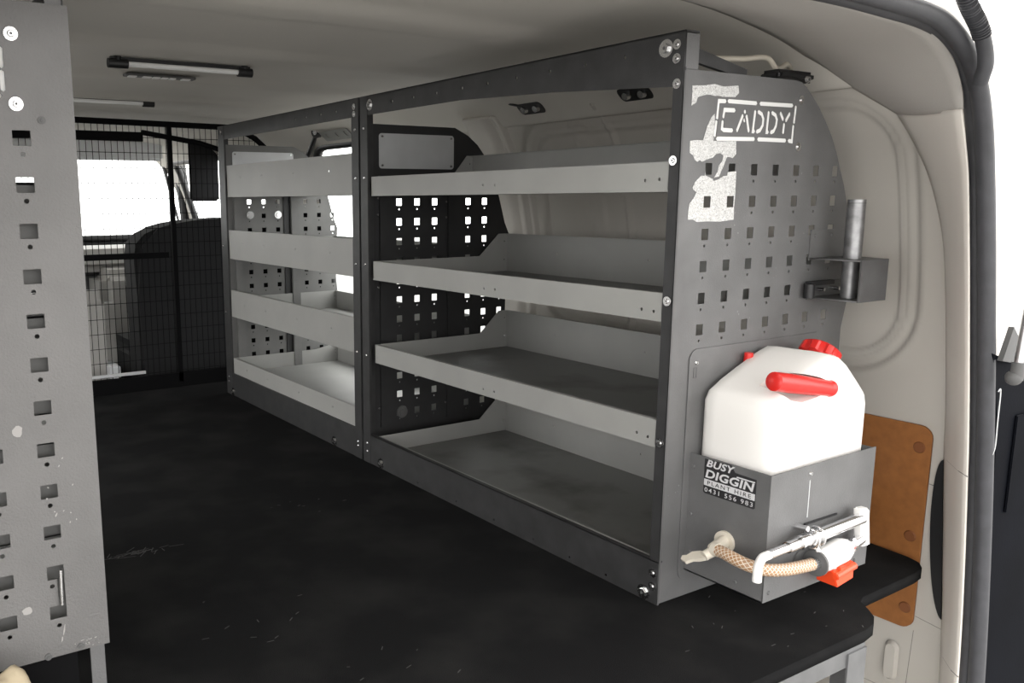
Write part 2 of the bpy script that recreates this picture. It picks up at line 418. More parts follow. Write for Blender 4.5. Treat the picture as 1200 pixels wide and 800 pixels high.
# side window: rubber frame and glass
def side_window(idx, R, side):
    def pt(y, z, o_=0):
        x = W(z)+.006+o_; return Vector((x if side > 0 else 2*CX-x, y, z))
    ring = rrect(*R[:4], R[4], 8); path = [pt(a, c) for a, c in ring]+[pt(*ring[0])]
    fr_ = sweep('window_%d' % idx, path, .017, BLACK, None, 8, False); struct(fr_, 'side window of the van')
    bm = bmesh.new(); zs = [R[1]+(R[3]-R[1])*i/12 for i in range(13)]; rows = []
    for z in zs:
        ins = 0
        for e_ in (R[1], R[3]):
            dd = abs(z-e_)
            if dd < R[4]: ins = R[4]-math.sqrt(max(0, R[4]**2-(R[4]-dd)**2))
        rows.append([bm.verts.new(pt(y, z, .004)) for y in (R[0]+ins, R[2]-ins)])
    for a, c in zip(rows, rows[1:]): bm.faces.new((a[0], a[1], c[1], c[0]))
    o = link('window_pane', bm2me(bm), GLASS, fr_)
for idx, (R, sd) in enumerate(((WIN, 1), (CABW, 1), (CABW, -1))): side_window(idx+1, R, sd)

# windscreen wall of the cab
struct(box('wall_front', (-1.40, YEND, -.35), (.56, YEND+.04, .46), BLACK), 'cab firewall and dashboard base')
ws = struct(sweep('window_4', [Vector(p) for p in ((-1.32, YEND, .46), (-1.28, YEND, .93), (.42, YEND, .93), (.53, YEND, .46), (-1.32, YEND, .46))], .02, BLACK, None, 8, False), 'windscreen')
bm = bmesh.new(); bm.faces.new([bm.verts.new(p) for p in ((-1.32, YEND, .46), (-1.28, YEND, .93), (.42, YEND, .93), (.53, YEND, .46))]); link('window_pane', bm2me(bm), GLASS, ws)

# ------------------------------------------------------------------ load deck
deck = [(-1.385, -.229), (.205, -.229), (.236, -.224), (.258, -.212), (.276, -.192), (.290, -.172), (.310, -.164), (.48, -.160), (.512, -.155), (.532, -.140), (.541, -.115), (.545, -.07), (.550, 0), (.540, .9), (.50, .98), (.50, 1.1), (.548, 1.15), (.548, 2.13), (-1.385, 2.13)]
dk = thing('load_deck', 'raised black carpeted deck covering the van load area', 'deck', (-.4, .9, -.02))
plate('carpet_board', [deck], [], .020, 'z', -.020, CARPET, dk)
# fibres scuffed loose on the carpet
bm = bmesh.new()
for cx, cy, n_, l in ((-.672, .666, 34, .03), (-.6, .30, 10, .012), (-.45, .05, 10, .012), (-.3, .7, 8, .01), (.05, -.15, 10, .010), (.2, -.09, 6, .008)):
    for k in range(n_):
        x = cx+random.gauss(0, .045 if n_ > 20 else .06); y = cy+random.gauss(0, .006 if n_ > 20 else .05); a = random.gauss(.25, .5); L_ = random.uniform(.3, 1)*l
        d = Vector((math.cos(a), math.sin(a), 0))*L_/2; nn = Vector((-math.sin(a), math.cos(a), 0))*.0006
        p = Vector((x, y, .0012)); bm.faces.new([bm.verts.new(q) for q in (p-d-nn, p+d-nn, p+d+nn, p-d+nn)])
lf = link('loose_fibre', bm2me(bm), SCUFFD, dk); lf['kind'] = 'stuff'
# steel legs and rails carrying the deck
db = thing('deck_frame', 'grey steel angle frame with a leg under the deck front edge', 'frame', (-.4, -.2, -.32))
LEGM = mat('grey_steel_leg', (.15, .152, .155), .45, .4, var=.12, vscale=30)
box('rail', (-1.37, -.228, -.050), (.209, -.2245, -.0215), LEGM, db); box('rail', (-1.37, -.2245, -.0255), (.209, -.19, -.0215), LEGM, db)
for x in (.161, -1.30):
    bm = bmesh.new(); addbox(bm, (x, -.231, -.32), (x+.048, -.228, -.028)); addbox(bm, (x+.0445, -.228, -.32), (x+.048, -.18, -.028)); link('leg', bm2me(bm), LEGM, db)
for x in (-.60, -.2): box('leg', (x, .3, -.32), (x+.04, .34, -.0215), LEGM, db)
box('rail', (.161, -.19, -.050), (.165, 1.9, -.0215), LEGM, db)
tag(box('black_block', (-.02, -.12, -.32), (.06, -.04, -.20), BLACK, None, .006), 'small black block on the van floor under the deck', 'block')

# hardboard panel on the lower right wall
hb = thing('hardboard_panel', 'brown hardboard panel with push plugs on the lower right wall', 'panel', (.56, -.1, -.14))
plate('board', [rrect(-.128, -.145, .45, .246, .022)], [], .005, 'x', .556, BOARD, hb)
for y, z in ((-.108, .205), (-.108, .035), (-.112, -.105), (.1, .205), (.1, -.105)):
    bm = bmesh.new(); addcyl(bm, (.5562, y, z), (.5535, y, z), .011, 18, .009); link('plug', bm2me(bm), BOARDP, hb, 40)
# pressed recess below it and panel joint lines
bm = bmesh.new(); R_ = rrect(-.108, -.262, -.082, -.182, .013, 6); a_ = [bm.verts.new((.5605, y, z)) for y, z in R_]; b_ = [bm.verts.new((.553, y*.7-.095*.3, z*.86-.222*.14)) for y, z in R_]
for i in range(len(a_)): bm.faces.new((a_[i], a_[(i+1) % len(a_)], b_[(i+1) % len(a_)], b_[i]))
bm.faces.new(b_[::-1]); struct(link('trim_5', bm2me(bm), CREAM, None, 50), 'raised pressing in the lower wall')
for a, c in (((.5615, -.128, -.147), (.5615, -.122, -.33)), ((.5615, -.165, .135), (.5615, -.128, .14)), ((.5615, -.18, -.125), (.5615, -.128, -.118)), ((.5615, -.122, -.285), (.5615, .3, -.285))):
    struct(cyl('trim_6', Vector(a)+Vector((.0025, 0, 0)), Vector(c)+Vector((.0025, 0, 0)), .0013, GROOVE, None, 6))

# ------------------------------------------------------------------ shelving racks
def prof_outline():
    return [(.0, .0), (.455, .0), (.458, .30), (.457, .42), (.474, .488), (.478, .55), (.462, .60), (.445, .641), (.430, .675), (.416, .70), (.400, .730), (.382, .757), (.362, .780), (.340, .803), (.320, .819), (.300, .834), (.287, .841), (.27, .843), (.0, .843)]
FRAMELET = [[(0.099, 0.8015), (0.083, 0.801), (0.081, 0.775)], [(0.08, 0.7715), (0.078, 0.749)], [(0.105, 0.802), (0.174, 0.802)], [(0.183, 0.802), (0.267, 0.803)], [(0.276, 0.802), (0.274, 0.776)], [(0.273, 0.771), (0.272, 0.746), (0.2625, 0.747)], [(0.083, 0.745), (0.174, 0.747)], [(0.183, 0.747), (0.255, 0.747)]]
LET = [[(0.122, 0.789), (0.0975, 0.7885), (0.0955, 0.7775)], [(0.0945, 0.7715), (0.094, 0.7605), (0.098, 0.7585), (0.119, 0.7585)], [(0.1465, 0.7895), (0.1465, 0.7865)],
       [(0.142, 0.782), (0.130, 0.7585)], [(0.151, 0.782), (0.159, 0.7585)], [(0.1465, 0.7765), (0.1465, 0.7735)],
       [(0.172, 0.790), (0.169, 0.759), (0.173, 0.759)], [(0.1795, 0.7895), (0.189, 0.786), (0.1935, 0.779), (0.193, 0.769), (0.187, 0.761), (0.1785, 0.7585)],
       [(0.206, 0.790), (0.204, 0.759), (0.208, 0.759)], [(0.2145, 0.7895), (0.224, 0.786), (0.2285, 0.779), (0.227, 0.769), (0.222, 0.761), (0.2145, 0.7585)],
       [(0.2365, 0.790), (0.2445, 0.780)], [(0.261, 0.790), (0.252, 0.7785)], [(0.248, 0.773), (0.247, 0.759)]]
def letter_holes(sx=0.):
    H = []
    for k, s_ in enumerate(FRAMELET+LET):
        H.append([(a+sx, c) for a, c in stroke(s_, .0064 if k < 8 else .0066)])
    return H
def grid_holes(cols, rows, hw, hh, inside, dot=True, skip=()):
    H = []
    for i, x in enumerate(cols):
        for j, z in enumerate(rows):
            if (i, j) in skip or not inside(x, z): continue
            H.append(rrect(x-hw, z-hh, x+hw, z+hh, .0012, 2))
            if dot: H.append(circ(x, z-.0178, .0024, 8))
    return H
def tray(rack, y0, y1, t, lip, front_x, depth, back_h, kind, holes=(), m_floor=None, top=False):
    """tray > front_lip, side_wall x2, back_wall ; t = height of the lip top"""
    zf = t-lip+.003; th = .0016
    bm = bmesh.new(); addbox(bm, (front_x+.001, y0+.001, zf-th), (front_x+depth, y1-.001, zf))
    tr_ = link('tray', bm2me(bm), m_floor or TRAYF, rack)
    plate('front_lip', [[(y0, t-lip), (y1, t-lip), (y1, t), (y0, t)]], [circ(a, c, .0028, 8) for a, c in holes], th, 'x', front_x, TRAY, tr_)
    box('lip_fold', (front_x+th, y0+.002, t-.0015), (front_x+.010, y1-.002, t), TRAY, tr_)
    if back_h:
        t_ = min(t, zf+back_h)
        s0, s1 = (depth-.090, depth-.028) if not top else (depth-.065, depth-.018)
        prof = [(front_x, zf), (front_x+depth, zf), (front_x+depth, zf+back_h), (front_x+s1, zf+back_h), (front_x+s0, t_), (front_x, t_)]
        hs = [circ(front_x+depth-.008, zf+.03, .002, 8), circ(front_x+depth-.008, zf+back_h-.02, .002, 8)]
        plate('side_wall', [prof], hs, th, 'y', y1-th, TRAY, tr_); plate('side_wall', [prof], hs, th, 'y', y0, TRAY, tr_)
        plate('back_wall', [[(y0, zf), (y1, zf), (y1, zf+back_h), (y0, zf+back_h)]], [circ(y0+(y1-y0)*f_, zf+back_h*.55, .0024, 8) for f_ in (.22, .45, .78)], th, 'x', front_x+depth, TRAY, tr_)
        box('rim_fold', (front_x+depth-.006, y0, zf+back_h-.0015), (front_x+depth, y1, zf+back_h), TRAY, tr_)
    return tr_
def angle_post(rack, ya, yb, inner, name='post', z1=.845):
    """L section upright: flange in the front plane, second flange running back"""
    bm = bmesh.new(); addbox(bm, (-.0045 if z1 > .85 else -.002, ya, .0003), (.0015, yb, z1)); 
    yy = ya+.0055 if inner < 0 else yb-.003
    addbox(bm, (.0015, yy, .0), (.030, yy+.003, z1)); return link(name, bm2me(bm), FRAME, rack)

# ---- near rack
R1 = thing('shelving_rack', 'dark grey metal shelving rack nearest the rear opening, with the cut-out lettered end panel', 'shelving', (.2, .45, 0), 'metal shelving racks with grey trays on the right')
# end panel
out = [(a, c) for a, c in prof_outline()]
def inside_end(x, z):
    return z < .72 and x < lerp_tab([(.455, .0), (.458, .30), (.457, .42), (.474, .488), (.478, .55), (.445, .641), (.416, .70), (.382, .757)], z, 1, 0)-.016
cols = [.0675+.0554*i for i in range(8)]; rows_ = [.6993-.05*i for i in range(13)]
inside_near = lambda x, z: inside_end(x, z) and z > .43
H = grid_holes(cols, rows_, .0082, .0088, inside_near)
pnl = plate('end_panel', [out], H+letter_holes(), .0012, 'y', 0., PANEL, R1)
pnl['label'] = 'grey end panel with square holes and cut-out lettering'
plate('backing_plate', [rrect(.055, .730, .292, .818, .008)], [], .0015, 'y', .0013, PLATEW, pnl)['label'] = 'white plate behind the cut-out letters'
for p in ((.288, .813), (.288, .738)): bolt(BOLT, (p[0], 0, p[1]), pnl, 'y', 'screw')
# remains of a torn label, cut round the holes
LA = [(0.02, 0.82), (.045, .8215), (.07, .825), (.09, .8225), (0.125, 0.826), (0.128, 0.815), (0.119, 0.8085), (0.089, 0.8075), (.08, .8085), (0.072, 0.8075), (.06, .809), (0.049, 0.808), (0.033, 0.804), (0.03, 0.796), (0.02, 0.791)]
LB = [(0.0735, 0.782), (.0745, .7735), (.0745, .765), (.074, .755), (.074, .7415), (.09, .741), (.11, .742), (0.128, 0.7425), (0.130, 0.723), (0.122, .7165), (.110, .7185), (.106, .714), (.102, .705), (.097, .697), (.092, .688), (.080, .686), (.088, .695), (.090, .704), (.098, .712), (.100, .720), (.092, .7235), (.082, .722), (.075, .7165), (.060, .713), (.050, .7095), (.046, .7125), (.040, .7095), (.034, .712), (.030, .7185), (0.0215, 0.7225), (0.021, 0.74), (.035, .7415), (0.05, 0.7415), (.054, .752), (0.058, 0.763), (.066, .776)]
LC = [(.0505, .689), (.059, .689), (.0595, .7), (.060, .6895), (.078, .684), (.080, .681), (.092, .684), (.104, .689), (.112, .6893), (.1125, .695), (.133, .6965), (.134, .657), (.133, .640), (.134, .621), (.10, .6185), (.07, .6195), (.046, .619), (.038, .6225), (.025, .623), (.0255, .635), (.027, .647), (.036, .655), (.042, .664), (.034, .668), (.032, .671), (.038, .680)]
def label_poly(P): return P
lab = plate('torn_label', [LA, LB], [], .0003, 'y', -.0006, TORN, pnl)
lh = [rrect(x-.0082, z-.0088, x+.0082, z+.0088, .0012, 2) for x, z in ((.0675, .6493), (.1229, .6493))]
lab2 = plate('torn_label', [LC], lh, .0003, 'y', -.0006, TORN, pnl)
for q in (lab, lab2): q['label'] = 'torn white paper label remains'
# faint scuffs on the end panel
bm = bmesh.new()
for k in range(46):
    x, z = random.choice([(.18, .47), (.2, .46), (.24, .53), (.3, .69), (.2, .44), (.33, .58), (.1, .35), (.15, .62), (.05, .2)]); x += random.gauss(0, .02); z += random.gauss(0, .012); r_ = random.uniform(.0006, .0022)
    if any(abs(x-c_) < .013 for c_ in cols): continue
    bm.faces.new([bm.verts.new((x+r_*math.cos(a)*random.uniform(.5, 1), -.0004, z+r_*math.sin(a)*random.uniform(.5, 1))) for a in [2*PI*i/7 for i in range(7)]])
sc = link('scuff', bm2me(bm), mat('pale_scuff', (.24, .24, .24), .8), pnl); sc['kind'] = 'stuff'
# uprights
angle_post(R1, -.003, .017, -1)
box('corner_edge', (-.002, -.0035, .0), (.0015, -.0015, .84), MIDG, R1)
angle_post(R1, .914, .947, 1, z1=.8965)
# post head at the corner: end flange + top cap
bm = bmesh.new(); addbox(bm, (0, -.0025, .843), (.028, .0005, .893)); link('post_head', bm2me(bm), PANEL, R1)
for z in (.877, .859): bolt(BOLT_S, (.0285, .004, z), R1, '+y', 'screw')
# top rail: front face with a row of holes, folded top; it is deeper at the near end
th_ = [circ(a, .8735, .0034, 8) for a in (.804, .717, .63, .541, .46, .375, .286, .2, .114)]
plate('top_rail', [[(-.0025, .817), (.28, .838), (.55, .851), (.949, .853), (.949, .896), (-.0025, .896)]], th_, .0022, 'x', -.0035, FRAME, R1)
box('top_rail_fold', (-.0035, -.0025, .8945), (.028, .949, .897), FRAME, R1)
bm = bmesh.new(); addhex(bm, [(.028, .004, .855), (.15, .004, .838), (.15, .012, .838), (.028, .012, .855), (.028, .004, .876), (.15, .004, .852), (.15, .012, .852), (.028, .012, .876)]); link('top_brace', bm2me(bm), FRAME, R1)
for p in ((.20, .36), (.2, .55), (.2, .75)): bolt(BOLT_S, (.004, p[1], .8972), R1, 'z', 'screw')
# bottom rail
plate('bottom_rail', [[(-.0025, .0005), (.949, .0005), (.949, .074), (-.0025, .074)]], [circ(a, .010, .0028, 8) for a in (.11, .2, .3, .42, .55, .7)], .0022, 'x', -.0035, FRAME, R1)
box('bottom_rail_fold', (-.0035, -.0025, .0725), (.006, .949, .0748), FRAME, R1)
bm = bmesh.new(); 
# trays
lipm = .045
tray(R1, .018, .905, .710, lipm, 0, .300, .096, 'n', [(.016+.02, .684), (.054+.01, .683), (.437, .682), (.474, .683)], top=True)
tray(R1, .018, .899, .510, lipm, 0, .412, .098, 'n', [(.035, .480), (.06, .481), (.467, .48), (.432, .481)])
tray(R1, .018, .893, .307, lipm, 0, .412, .098, 'n', [(.035, .276), (.058, .278), (.465, .275), (.43, .276)])
tray(R1, .018, .893, .0735, lipm, .003, .410, .096, 'n')
for (m_, y, z) in ((BOLT_BIG, .031, .875), (BOLT, .011, .878), (BOLT, .0105, .858), (BOLT, .008, .822), (BOLT, .008, .711), (BOLT, .006, .499), (BOLT, .006, .273), (BOLT, .007, .053), (BOLT, .007, .030), (BOLT_BIG, .024, .0138), (BOLT_BIG, .901, .875), (BOLT_S, .930, .823), (BOLT_S, .928, .708), (BOLT_S, .928, .501), (BOLT_S, .928, .276), (BOLT_S, .928, .051), (BOLT_S, .928, .030), (BOLT_BIG, .863, .0138)):
    bolt(m_, (-.0046 if .91 < y < .95 else -.004, y, z), R1)
# partition at the far end of the near rack
cold = [.107, .161, .215, .322, .376, .430]; rowd = [.699-.049*i for i in range(13)]
outd = [(.0, .0), (.447, .0), (.450, .22), (.452, .387), (.458, .50), (.462, .559), (.445, .594), (.425, .66), (.405, .71), (.378, .763), (.350, .795), (.318, .818), (.277, .836), (.0, .837)]
def inside_d(x, z): return z < .70 and x < lerp_tab([(.455, .0), (.458, .559), (.430, .66), (.410, .71)], z, 1, 0)-.018
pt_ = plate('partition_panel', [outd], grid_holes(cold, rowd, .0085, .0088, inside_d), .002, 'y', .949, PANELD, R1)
pt_['label'] = 'black partition panel with square holes'
pl = plate('partition_plate', [rrect(.048, .7315, .272, .8155, .008)], [], .0015, 'y', .9465, ALU, pt_)
pl['label'] = 'plain aluminium plate with a screw in each corner'
for p in ((.057, .808), (.263, .808), (.057, .739), (.263, .739)): bolt(BOLT_S, (p[0], .9465, p[1]), pl, 'y', 'screw')
for x0, x1 in ((.047, .060), (.254, .268)):
    box('channel', (x0, .942, .080), (x1, .949, .716), PANELD, R1)
for z in (.66, .62, .44, .27, .13): bolt(BOLT_S, (.044, .948, z), R1, 'y', 'screw'); bolt(BOLT_S, (.250, .948, z-.01), R1, 'y', 'screw')
bm = bmesh.new(); addcyl(bm, (.113, .948, .112), (.113, .9445, .112), .0165, 24, .015); addcyl(bm, (.113, .9445, .112), (.113, .942, .112), .010, 20); link('cable_grommet', bm2me(bm), MIDG, R1, 40)

# ---- far rack
R2 = thing('shelving_rack', 'dark grey metal shelving rack next to the mesh barrier, with deeper front lips', 'shelving', (.2, 1.4, 0), 'metal shelving racks with grey trays on the right')
angle_post(R2, .956, .990, -1, z1=.8965); angle_post(R2, 1.838, 1.890, 1, z1=.8965)
plate('top_rail', [[(.954, .853), (1.888, .853), (1.888, .896), (.954, .896)]], [circ(a, .874, .0036, 8) for a in (1.305, 1.237, 1.153, 1.069)], .0022, 'x', -.0035, FRAME, R2)
box('top_rail_fold', (-.0035, .954, .8945), (.028, 1.888, .897), FRAME, R2)
plate('bottom_rail', [[(.954, .0005), (1.888, .0005), (1.888, .078), (.954, .078)]], [], .0022, 'x', -.0035, FRAME, R2)
lh_ = lambda z: [(y, z) for y in (1.12, 1.33, 1.55, 1.72)]
tray(R2, .992, 1.833, .769, .101, 0, .300, .062, 'f', lh_(.73), TRAY, top=True)
tray(R2, .992, 1.833, .560, .094, 0, .400, .062, 'f', lh_(.52), TRAY)
tray(R2, .992, 1.833, .362, .090, 0, .400, .062, 'f', lh_(.32), TRAY)
tray(R2, .992, 1.833, .130, .052, 0, .400, .060, 'f', lh_(.105), TRAY)
for (m_, y, z) in ((BOLT, .975, .877), (BOLT, .975, .860), (BOLT_S, .971, .823), (BOLT_S, .970, .708), (BOLT_S, .975, .499), (BOLT_S, .975, .278), (BOLT_S, .975, .044), (BOLT_S, .975, .033), (BOLT, 1.86, .876), (BOLT_S, 1.875, .506), (BOLT_S, 1.875, .283), (BOLT_BIG, 1.104, .0138), (BOLT_BIG, 1.835, .0138), (BOLT_S, 1.87, .06), (BOLT_S, 1.87, .045)):
    bolt(m_, (-.0046, y, z), R2)
colf = [.079, .131, .183, .288, .341, .394]; rowf = [.699-.047*i-.000 for i in range(13)]
FARP = mat('grey_far_panel', (.16, .16, .155), .55, .1, var=.1, vscale=15)
pf = plate('end_panel', [[(a*.895, c) for a, c in outd]], grid_holes(colf, rowf, .0078, .0075, lambda x, z: inside_d(x+.03, z)), .002, 'y', 1.842, FARP, R2)
plf = plate('end_plate', [rrect(.024, .73, .245, .815, .008)], [], .0015, 'y', 1.839, ALU, pf); plf['label'] = 'plain aluminium plate'
for p in ((.033, .807), (.236, .807)): bolt(BOLT_S, (p[0], 1.839, p[1]), plf, 'y', 'screw')
box('backing_sheet', (.02, 1.868, .09), (.375, 1.870, .625), MATTE, R2)
box('channel', (.022, 1.832, .08), (.045, 1.842, .70), FARP, R2); box('channel', (.228, 1.828, .08), (.256, 1.842, .70), FARP, R2); box('channel', (.204, 1.838, .08), (.228, 1.8415, .70), BLACK, R2)
for x in (.080, .182):
    bm = bmesh.new(); addcyl(bm, (x, 1.841, .608), (x, 1.837, .608), .0145, 20, .013); addcyl(bm, (x, 1.837, .608), (x, 1.834, .608), .008, 16); link('cable_grommet', bm2me(bm), STEEL, R2, 40)

# ---- left rack (its end panel faces the camera)
R3 = thing('shelving_rack', 'grey shelving rack on the left side, its holed end panel close to the camera', 'shelving', (-1.1, .6, .12))
LP = [(-1.33, .117), (-.843, .1185), (-.843, .866), (-1.33, .866)]
lc = [-.8998-.0554*i for i in range(7)]; lr = [.7244-.05*i for i in range(12)]
Hl = []
for i, x in enumerate(lc):
    for j, z in enumerate(lr):
        if i == 0 and j >= 10: continue
        if i >= 1 and j < 7 and i < 2 and False: continue
        Hl.append(rrect(x-.0095, z-.0083, x+.0095, z+.0083, .001, 2)); Hl.append(circ(x, z-.0172, .0028, 10))
z0_, z1_ = lr[10], lr[11]
Hl.append([(-.9093, z0_-.0083), (-.9093, z0_+.0083), (-.8903, z0_+.0083), (-.8903, z0_-.004), (-.8905, z0_-.0083), (-.8905, z1_+.0083), (-.8903, z1_+.0083), (-.8903, z1_-.0083), (-.9093, z1_-.0083), (-.9093, z1_+.0083), (-.8985, z1_+.0083), (-.8985, z0_-.0083)])
Hl += [circ(-.9045, z0_-.0165, .0028, 10), circ(lc[0], z1_-.0172, .0028, 10)]
Hl += [stroke([(-1.11, .823), (-.918, .823)], .005), stroke([(-.9145, .817), (-.9145, .798)], .0052), stroke([(-.9145, .793), (-.9145, .774)], .0052), stroke([(-1.11, .768), (-.918, .768)], .005)]
LPAN = mat('grey_left_panel', (.150, .147, .145), .55, .2, var=.10, vscale=10, bump=.3, bscale=420)
pL = plate('end_panel', [LP], Hl, .0022, 'y', .1274, LPAN, R3); pL['label'] = 'grey panel with square holes, each over a small round hole'
plate('backing_plate', [rrect(-1.13, .75, -.906, .838, .008)], [], .0015, 'y', .131, PLATEW, pL)
for p in ((-.903, .832), (-.903, .760)): bolt(BOLT, (p[0], .1274, p[1]), pL, 'y', 'screw')
BOLT_DK = bolt_mesh(.0024, True, False); BOLT_DK.materials.clear(); BOLT_DK.materials.append(MIDG); [setattr(p, 'material_index', 0) for p in BOLT_DK.polygons]
for p in ((-.878, .744), (-.877, .124), (-.915, .121)): bolt(BOLT_DK, (p[0], .1274, p[1]), pL, 'y', 'screw')
cyl('latch_pin', (-.8945, .124, .228), (-.8955, .124, .184), .0022, STEEL, R3)
bm = bmesh.new()
def blob(x, z, r1_, r2_, a=0, n=11):
    P = []
    for i in range(n):
        t = 2*PI*i/n; u = r1_*math.cos(t)*random.uniform(.7, 1.1); v_ = r2_*math.sin(t)*random.uniform(.7, 1.1)
        P.append(bm.verts.new((x+u*math.cos(a)-v_*math.sin(a), .1270, z+u*math.sin(a)+v_*math.cos(a))))
    bm.faces.new(P)
blob(-.929, .401, .007, .007); blob(-.934, .185, .007, .005); blob(-.895, .150, .0010, .0075, -.2); blob(-.898, .139, .0009, .004, -.2); blob(-.894, .295, .001, .003, -.5)
for k in range(14): blob(random.gauss(-.863, .008), random.gauss(.128, .003), random.uniform(.0006, .003), .0006, random.uniform(-.5, .5), 7)
for k in range(10): blob(random.gauss(-.885, .012), random.gauss(.32, .02), .0008, .0014, random.uniform(-1, 1), 7)
s_ = link('scuff', bm2me(bm), SCUFF, pL); s_['kind'] = 'stuff'
bm = bmesh.new(); addbox(bm, (-.866, .130, .0), (-.849, .134, .93)); addbox(bm, (-.852, .134, .0), (-.849, .165, .93)); link('post', bm2me(bm), PANEL, R3)
bm = bmesh.new(); addbox(bm, (-.866, .87, .0), (-.849, .873, .90)); addbox(bm, (-.852, .84, .0), (-.849, .87, .90)); link('post', bm2me(bm), FRAME, R3)
box('top_rail', (-.849, .134, .86), (-.846, .87, .90), FRAME, R3)
for t in (.686, .536, .386, .236):
    bm = bmesh.new(); addbox(bm, (-1.28, .150, t-.125), (-.852, .86, t-.1235)); tr_ = link('tray', bm2me(bm), TRAY, R3)
    box('side_wall', (-1.28, .150, t-.125), (-.852, .1515, t-.008), FARP, tr_); box('rim_fold', (-1.28, .1500, t-.011), (-.852, .165, t-.0085), TRAY, tr_)
    box('front_lip', (-.852, .15, t-.125), (-.8505, .86, t-.03), TRAY, tr_)
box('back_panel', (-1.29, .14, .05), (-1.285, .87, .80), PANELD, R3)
for y in (.137, .8): box('base_box', (-1.28, y, .001), (-.88, y+.004, .115), MATTE, R3)
# frosted bits above the left panel: wiring and black channel
tag(sweep('wiring_loom', catmull([(-1.2, .16, .885), (-1.0, .15, .89), (-.93, .145, .883), (-.885, .14, .880), (-.875, .15, .91), (-.88, .2, .945)], 8), .006, BLACK), 'black wiring loom running over the top of the left panel', 'cable')
tag(sweep('wire', catmull([(-.90, .135, .868), (-.893, .135, .884), (-.888, .14, .905), (-.884, .15, .94)], 8), .0022, STEEL), 'thin grey wire beside the loom above the left panel', 'cable')
# cream cloth under the left panel
bm = bmesh.new(); bmesh.ops.create_icosphere(bm, subdivisions=4, radius=1)
from mathutils import noise
for v_ in bm.verts:
    p = v_.co.copy(); q = noise.noise(p*1.6)*.35+noise.noise(p*4)*.12
    v_.co = p*(1+q); v_.co.x *= .062; v_.co.y *= .034; v_.co.z *= .085
    v_.co += Vector((-.990, .076, .060))
    if v_.co.z < .001: v_.co.z = .001
tag(link('cloth', bm2me(bm), CLOTH, None, 180), 'crumpled cream cloth on the deck below the left panel', 'cloth')

# ------------------------------------------------------------------ water carrier on the end panel
hd = thing('can_holder', 'grey sheet metal holder bolted to the end panel, carrying the water can', 'holder', (.2, -.07, .05))
plate('back_plate', [rrect(.046, .030, .400, .419, .018)], [], .0018, 'y', -.0022, PANEL, hd)
x0, x1, yf, zb, zt = .060, .335, -.147, .048, .2495
box('side_panel', (x0, yf, zb), (x0+.002, -.0022, zt), PANEL, hd); box('side_panel', (x1-.002, yf, zb), (x1, -.0022, zt), PANEL, hd)
plate('front_panel', [[(x0, zb), (x1, zb), (x1, zt+.002), (x0, zt)]], [], .002, 'y', yf-.002, PANEL, hd)
box('bright_seam', (.1562, yf-.0026, .166), (.1578, yf-.002, .226), ALU, hd); box('bottom_panel', (x0, yf, zb), (x1, -.0022, zb+.002), PANEL, hd)
riv = bolt_mesh(.0034, False, False); riv.materials.clear(); riv.materials.append(PANEL); [setattr(p, 'material_index', 0) for p in riv.polygons]
for y, z in ((-.010, .228), (-.010, .148), (-.100, .064), (-.012, .083)): bolt(riv, (x0, y, z), hd, 'x', 'rivet')
for x, z in ((.073, .062), (.157, .237), (.3, .062)): bolt(riv if z < .2 else BOLT_S, (x, yf-.002, z), hd, 'y', 'rivet')
plate('tab_slot', [rrect(.056, .372, .064, .390, .001, 2)], [rrect(.0575, .3735, .0625, .3885, .0005, 2)], .0006, 'y', -.0028, MIDG, hd)
bolt(BOLT_S, (.062, -.0022, .397), hd, 'y', 'screw')
# sticker on the holder side: (s,t) in 0..1 -> the side plane
def stk(s, t, w_=0.): return (x0-.0006-w_, -.031-.094*s, .190+.0585*t)
sk = bpy.data.meshes.new('s')
bk = [(0, .03), (0, .97), (.52, 1.0), (.60, .82), (1, .80), (1, .03), (.97, 0), (.03, 0)]
bm = bmesh.new(); bm.faces.new([bm.verts.new(stk(a, c, -.0003)) for a, c in bk]); st_ = link('sticker', bm2me(bm), INK, hd); st_['label'] = 'black and white sticker reading BUSY DIGGIN PLANT HIRE 0431 556 983'
def word(body, s0, t0, s1, t1, m_, shear=0., fat=.012, space=1.05, w_=.0001):
    me = text_mesh(body, .1, lambda a, c, z: stk(s0+(s1-s0)*a, t0+(t1-t0)*c, w_), shear, fat*.1, space, 0)
    me.materials.clear(); return link('lettering', me, m_, st_)
word('BUSY', .04, .76, .60, .97, PRINT, .25, .03)
bm = bmesh.new(); bm.faces.new([bm.verts.new(stk(a, c, .0001)) for a, c in ((.64, .735), (.98, .735), (.97, .70), (.63, .70))]); link('lettering', bm2me(bm), PRINT, st_)
word('DIGGIN', .03, .45, .97, .69, PRINT, .15, .03)
bm = bmesh.new(); bm.faces.new([bm.verts.new(stk(a, c, .0001)) for a, c in ((.01, .23), (.99, .23), (.99, .41), (.01, .41))]); link('lettering', bm2me(bm), PRINT, st_)
word('PLANT HIRE', .08, .265, .92, .375, INK, 0, .008, 1.3, .0003)
word('0431 556 983', .03, .05, .96, .175, PRINT, 0, .006, 1.3)

# jerry can
can = thing('jerry_can', 'white plastic water can with red cap and red spout, in the grey holder', 'can', (.2, -.07, .052))
C = [(.074, .052), (.326, .052), (.326, .330), (.321, .346), (.300, .366), (.265, .396), (.242, .410), (.222, .414), (.200, .408), (.150, .389), (.108, .371), (.083, .357), (.075, .342)]
pc = [Vector((a, 0, c)) for a, c in C]; dense = []
for i, p in enumerate(pc):
    q = pc[(i+1) % len(pc)]; k = 8 if (q-p).length > .1 else 3
    for s in range(k): dense.append(p.lerp(q, s/k))
